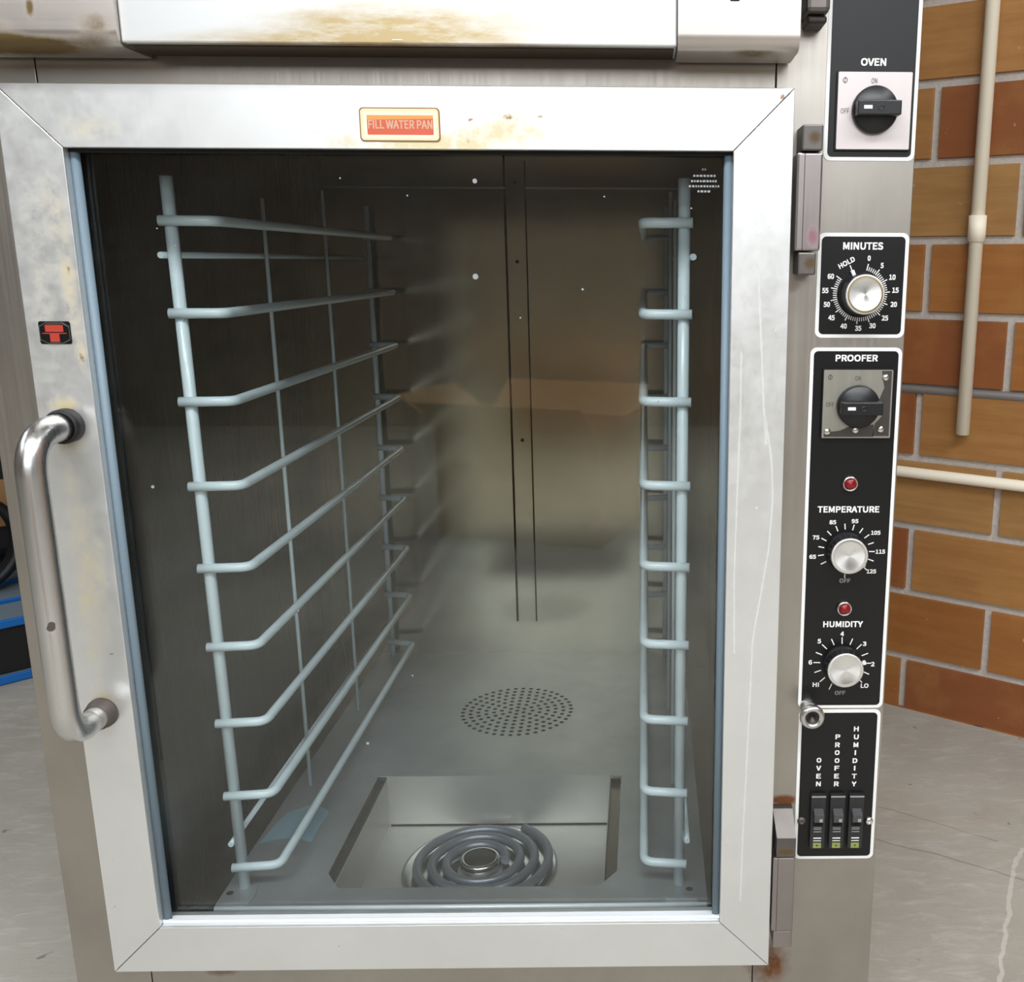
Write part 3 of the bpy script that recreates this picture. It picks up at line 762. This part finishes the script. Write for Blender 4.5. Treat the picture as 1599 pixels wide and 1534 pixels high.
p2 = panel('control_panel', .7303, .8163, .6712, .7690, 'black timer panel lettered MINUTES with a silver dial')
C2 = (.7720, .7128)
nums = [('0', .7791, .7458), ('5', .7917, .7391), ('10', .8021, .7283), ('15', .8057, .7162), ('20', .8048, .7029), ('25', .797, .69), ('30', .7853, .6827), ('35', .7717, .6803), ('40', .7576, .6823), ('45', .7456, .6902), ('50', .7406, .7027), ('55', .7386, .7157), ('60', .7434, .7289)]
mb = letters(p2, [('MINUTES', .7729, .757, .038, .0069)] + [(a, x, z, .0029 if len(a) == 1 else .0062, .0050) for a, x, z in nums] + [('HOLD', .7579, .7416, .0165, .0050, math.radians(28))])
for i in range(61):
    a = math.radians(13.7 + 4.86 * i); tick(mb, *C2, a, .0222, .0285 if i % 5 == 0 else .0260, .00042 if i % 5 else .0005)
tick(mb, *C2, math.radians(-22), .0222, .0285)
mb.build('lettering', PRINT, p2)
worn_rim = steel('tarnished_rim', (196, 178, 140), .35, (90, 90, 90), var=.25)
dial(p2, *C2, .024, math.radians(-23), [M['spun'], worn_rim])

p3 = panel('control_panel', .7268, .8157, .2868, .6618, 'tall black panel lettered PROOFER with switch, two dials and two red lamps')
tn = [('65', .7363, .452), ('75', .7389, .4722), ('85', .7552, .488), ('95', .7775, .4891), ('105', .799, .477), ('115', .8047, .4572), ('125', .7966, .4364)]
hn = [('4', .7698, .3693), ('5', .7464, .3614), ('6', .738, .3382), ('HI', .7446, .3133), ('LO', .7957, .3119), ('2', .803, .3359), ('3', .7934, .3584)]
letters(p3, [('PROOFER', .7717, .6518, .041, .0066)]).build('lettering', PRINT, p3)
mb = letters(p3, [('TEMPERATURE', .7704, .5012, .0620, .0066)] + [(a, x, z, .0068 if len(a) == 2 else .0096, .0044) for a, x, z in tn], [('OFF', .77, .4266, .0112, .0046)])
for x, z in [(.7474, .4455), (.7447, .4536), (.7446, .4621), (.747, .47), (.7521, .4767), (.7596, .4813), (.7677, .4835), (.7762, .4825), (.7842, .4792), (.7902, .4733), (.7946, .4658), (.796, .4574), (.7954, .4484), (.7899, .4396), (.7697, .4322)]:
    dx, dz = x - .7702, z - .4575; d = math.hypot(dx, dz); tick(mb, .7702, .4575, math.atan2(dx, dz), d - .003, d + .003, .00055)
mb.build('lettering', PRINT, p3)
mb = letters(p3, [('HUMIDITY', .7702, .3798, .0409, .0066)] + [(a, x, z, {'HI': .0066, 'LO': .0082}.get(a, .0038), .0050) for a, x, z in hn], [('OFF', .7703, .3041, .0112, .0046)])
for x, z in [(.77, .3619), (.7604, .3605), (.752, .3553), (.7466, .3477), (.7448, .3379), (.746, .3281), (.7513, .319), (.76, .3111), (.7796, .3607), (.7879, .3552), (.7943, .3466), (.7975, .3369), (.7964, .3261), (.7903, .318)]:
    dx, dz = x - .7710, z - .3372; d = math.hypot(dx, dz); tick(mb, .7710, .3372, math.atan2(dx, dz), d - .0036, d + .0036, .00055)
mb.build('lettering', PRINT, p3)
grey_plate = steel('worn_switch_plate', (176, 174, 164), .36, (300, 300, 2), metal=.75, var=.08)
rotary(p3, .7734, .6076, .7738, .6058, grey_plate, [('ON', -.0006, .0252, .0052), ('OFF', -.0268, -.0005, .0075)], [(.7996, .6335), (.7974, .5830), (.7727, .5822), (.7450, .5805)])
dial(p3, .7701, .4575, .018, math.radians(128), [M['spun'], M['bright_metal']])
dial(p3, .7714, .3362, .018, math.radians(83), [M['spun'], M['bright_metal']])
lamp(p3, .7705, .5279); lamp(p3, .7704, .3974)

p4 = panel('control_panel', .7282, .8144, .1100, .2848, 'black breaker panel with three upright words and three small breakers')
cols = {'OVEN': [(.7512, .2273), (.7512, .2181), (.7515, .2088), (.7516, .1997)],
        'PROOFER': [(.7702, .2541), (.7702, .2449), (.7702, .236), (.7704, .2268), (.7706, .218), (.7707, .2087), (.7709, .1996)],
        'HUMIDITY': [(.7893, .2631), (.7897, .2539), (.7897, .2448), (.7895, .2358), (.7896, .2266), (.7896, .2178), (.7896, .2085), (.7898, .1994)]}
for w_, L in cols.items():
    letters(p4, [(ch, x, z, .0016 if ch == 'I' else .0052, .0056, 0, .035) for ch, (x, z) in zip(w_, L)]).build('lettering', PRINT, p4)
BM = [simple('breaker_black', (36, 36, 38), .4), simple('breaker_toggle', (72, 72, 74), .35), M['gap'], M['grey_print'], M['white_print'], M['green']]
for cx in (.7516, .7722, .7925):
    mb = MB(); z0, z1 = .1265, .189; h = .0079; y = LY
    mb.box(cx - h, cx + h, y - .006, FY, z0, z1, 0, .0006)
    mb.box(cx - h + .0003, cx + h - .0003, y - .0066, y - .005, z1 - .0018, z1 - .0004, 3)
    mb.box(cx - .0052, cx + .0052, y - .0063, y - .005, .1535, .161, 2)
    mb.add([(cx - .005, y - .005, .1745), (cx + .005, y - .005, .1745), (cx + .005, y - .014, .170), (cx - .005, y - .014, .170), (cx - .005, y - .005, .1605), (cx + .005, y - .005, .1605), (cx + .005, y - .013, .1615), (cx - .005, y - .013, .1615)],
           [(0, 1, 2, 3), (3, 2, 6, 7), (7, 6, 5, 4), (0, 3, 7, 4), (1, 5, 6, 2)], 1)
    mb.box(cx + .0002, cx + .0036, y - .0143, y - .0128, .1626, .1660, 3)
    for za, zb, mi in ((.1512, .1519, 3), (.1493, .1500, 3), (.1462, .1470, 3), (.1384, .1396, 4), (.1354, .1362, 4), (.1272, .1334, 5)):
        w_ = .0042 if mi != 5 else .0044
        mb.box(cx - w_, cx + w_, y - .0063, y - .005, za, zb, mi)
    mb.box(cx - .0009, cx + .0009, y - .0065, y - .005, .1295, .1310, 0)
    mb.build('circuit_breaker', BM, p4)
for x, z, mt in ((.7350, .1563, M['rust']), (.8077, .1557, M['bright_metal'])):
    MB().lathe([(.0046, 0), (.0046, .0010), (.0030, .0026), (.0012, .0030), (.0012, .0018), (0, .0018)], (x, LY, z), '-y', 24).build('panel_screw', mt, p4)
mb = MB().lathe([(.0085, 0), (.0085, .014), (.0060, .015), (.0060, .022), (.0120, .024), (.0128, .028), (.0115, .0315), (.0080, .0325), (.0070, .0295)], (.7372, PY, .2900), '-y', 40).lathe([(.0070, .0295), (.0066, .0292), (.0034, .0288), (.0030, .026), (0, .026)], (.7372, PY, .2900), '-y', 40, 1)
mb.build('latch_stud', [M['chrome'], M['dark_steel']], oven)

# ------------------------------------------------------------------ wire pan racks
ZS = [.7795, .6895, .6, .5105, .4205, .3305, .2395, .1495, .0575]
def pan_rack(side):
    """side=+1: rungs reach to the right of the posts (left rack)"""
    px_ = .0985 if side > 0 else .6065
    root = thing('pan_rack', (px_, .46, SZ), 'pale blue wire pan rack along the left side of the chamber' if side > 0 else 'pale blue wire pan rack along the right side of the chamber', 'rack', 'wire pan racks in the proofer chamber')
    lean = lambda z: -.0185 * (z - .78)
    fr = .0062
    MB().sweep([(px_, .0965 + lean(.03), SZ + .0015), (px_, .0965 + lean(.86), .822)], fr, 14).build('front_post', M['wire'], root)
    MB().sweep([(px_ + .002 * side, .822, SZ + .0015), (px_ + .002 * side, .822, .83)], .0045, 12).build('rear_post', M['wire'], root)
    for y, zt in ((.347, .815), (.590, .84)):
        MB().sweep([(px_ + .0010 * side, y, SZ + .0005), (px_ + .0010 * side, y, zt)], .0026, 10).build('support_wire', M['wire'], root)
    for z, y0 in ((.7465, .086), (.0855, .105)):
        MB().sweep([(px_ - .0090 * side, y0, z), (px_ - .0090 * side, .82, z)], .0033, 10).build('tie_rod', M['wire'], root)
    ix = .1425 if side > 0 else .5655
    for z in ZS:
        y = .0905 + lean(z) - .002
        pts = fillet([(px_ - .0085 * side, y, z), (ix, y + .006, z), (ix, .806, z), (px_ - .002 * side, .815, z)], [.012, .010], 6)
        MB().sweep(pts, .0052, 12).build('rung', M['wire'], root)
    mb = MB()
    c = [(px_ - .020 * side, .078), (px_ + .016 * side, .079), (px_ + .019 * side, .088), (px_ + .015 * side, .113), (px_ - .020 * side, .113)]
    if side < 0: c = c[::-1]
    mb.add([(x, y, SZ + .0004) for x, y in c] + [(x, y, SZ + .0020) for x, y in c], [tuple(range(5))[::-1], tuple(range(5, 10))] + [(i, (i + 1) % 5, 5 + (i + 1) % 5, 5 + i) for i in range(5)], 0)
    x = px_ - .012 * side
    mb.add([(x + .0042 * math.cos(2 * math.pi * q / 14), .097 + .0042 * math.sin(2 * math.pi * q / 14), SZ + .0023) for q in range(14)], [tuple(range(14))], 1)
    mb.build('foot_plate', [M['chamber_floor'], M['gap']], root, 'bare steel foot plate')
    return root
pan_rack(1); pan_rack(-1)

# ------------------------------------------------------------------ things around
# blue pallet on the floor, left behind the oven
PA = math.radians(45); pc = Vector((-1.135, 1.45, FZ))
PM = Matrix.Translation(pc) @ Matrix.Rotation(PA, 4, 'Z')
pal = thing('pallet', pc, 'blue pallet lying on the concrete floor left behind the oven', 'pallet')
def pb(mb, x0, x1, y0, y1, z0, z1, mi=0, bev=.003): mb.box(x0, x1, y0, y1, z0, z1, mi, bev, PM)
for k in range(7):
    mb = MB(); y = -.5 + k * .1525; pb(mb, -.6, .6, y, y + .12, .123, .142); pb(mb, -.597, .597, y + .004, y + .116, .1418, .1426, 1, 0); mb.build('deck_board', [M['blue_plastic'], M['pallet_top']], pal)
for y in (-.5, -.06, .395):
    mb = MB(); pb(mb, -.6, .6, y, y + .12, .001, .020); pb(mb, -.597, .597, y + .004, y + .116, .0198, .0206, 1, 0); mb.build('bottom_board', [M['blue_plastic'], M['pallet_top']], pal)
for x in (-.6, -.05, .5):
    for y in (-.5, -.06, .395):
        mb = MB(); pb(mb, x, x + .1, y + .01, y + .11, .0206, .122); mb.build('spacer_block', M['rubber'], pal)
# black machine standing on the pallet
PT = .1428
mach = thing('machine', PM @ Vector((-.1, .1, PT)), 'black machine standing on the blue pallet left of the oven', 'machine')
mb = MB(); mb.box(-.45, .42, -.20, .38, PT + .06, .80, 0, .02, PM); mb.box(-.40, .38, -.15, .33, .8, .9, 0, .02, PM); mb.build('housing', M['rubber'], mach)
for x, y in ((-.4, -.15), (.35, -.15), (-.4, .32), (.35, .32)):
    MB().box(x - .03, x + .03, y - .03, y + .03, PT, PT + .062, 0, .004, PM).build('foot', M['rubber'], mach)
mb = MB(); mb.box(-.28, .40, -.206, -.198, .275, .385, 0, .002, PM); mb.build('side_panel', M['cardboard'], mach, 'tan side panel')
# coiled black hose in front of it
mb = MB(); pts = []
for i in range(140):
    t = i / 40; a = 2 * math.pi * t
    pts.append(PM @ Vector((-.010 + .108 * math.cos(a), -.265 + .016 * (t - 1.7), PT + .121 + .108 * math.sin(a))))
mb.sweep(pts, .0115, 10)
tag(mb.build('coiled_hose', M['rubber']), 'black hose coiled on edge on the blue pallet before the black machine', 'hose')
# thin clear bluish sheet at the left of the chamber floor
mb = MB(); nx, ny = 10, 8; vs = []
for j in range(ny + 1):
    for i in range(nx + 1):
        u, v = i / nx, j / ny
        vs.append((.0815 + .065 * u + .012 * v * (1 - u), .20 + .075 * v + .012 * math.sin(3 * u), SZ + .0012 + .0022 * (1 + math.sin(7 * u + 4 * v)) * v))
mb.add(vs, [(j * (nx + 1) + i, j * (nx + 1) + i + 1, (j + 1) * (nx + 1) + i + 1, (j + 1) * (nx + 1) + i) for j in range(ny) for i in range(nx)], 0, True)
tag(mb.build('bluish_sheet', M['film']), 'thin clear bluish sheet on the chamber floor beside the left rack', 'film')

# open cardboard box on the floor behind the viewer: the glass mirrors it faintly
BM_ = Matrix.Translation((.22, -2.35, FZ)) @ Matrix.Rotation(math.radians(18), 4, 'Z')
bx = thing('cardboard_box', (.22, -2.35, FZ), 'open cardboard box mirrored faintly in the proofer glass', 'box')
mb = MB()
for a in ((-.28, .28, -.2, -.196, 0, .36), (-.28, .28, .196, .2, 0, .36), (-.28, -.276, -.196, .196, 0, .36), (.276, .28, -.196, .196, 0, .36), (-.276, .276, -.196, .196, 0, .004)): mb.box(*a, 0, 0, BM_)
mb.build('box_body', M['cardboard'], bx)
for (p, ax, sx) in (((0, .2, .36), 'X', 1), ((0, -.2, .36), 'X', -1), ((.28, 0, .36), 'Y', 1), ((-.28, 0, .36), 'Y', -1)):
    ang = math.radians(35)
    if ax == 'X': MM = BM_ @ Matrix.Translation(p) @ Matrix.Rotation(ang * sx, 4, 'X'); q = (-.275, .275, 0, .17, 0, .004) if sx > 0 else (-.275, .275, -.17, 0, 0, .004)
    else: MM = BM_ @ Matrix.Translation(p) @ Matrix.Rotation(-ang * sx, 4, 'Y'); q = (0, .17, -.19, .19, 0, .004) if sx > 0 else (-.17, 0, -.19, .19, 0, .004)
    MB().box(*q, 0, 0, MM).build('flap', M['cardboard'], bx)
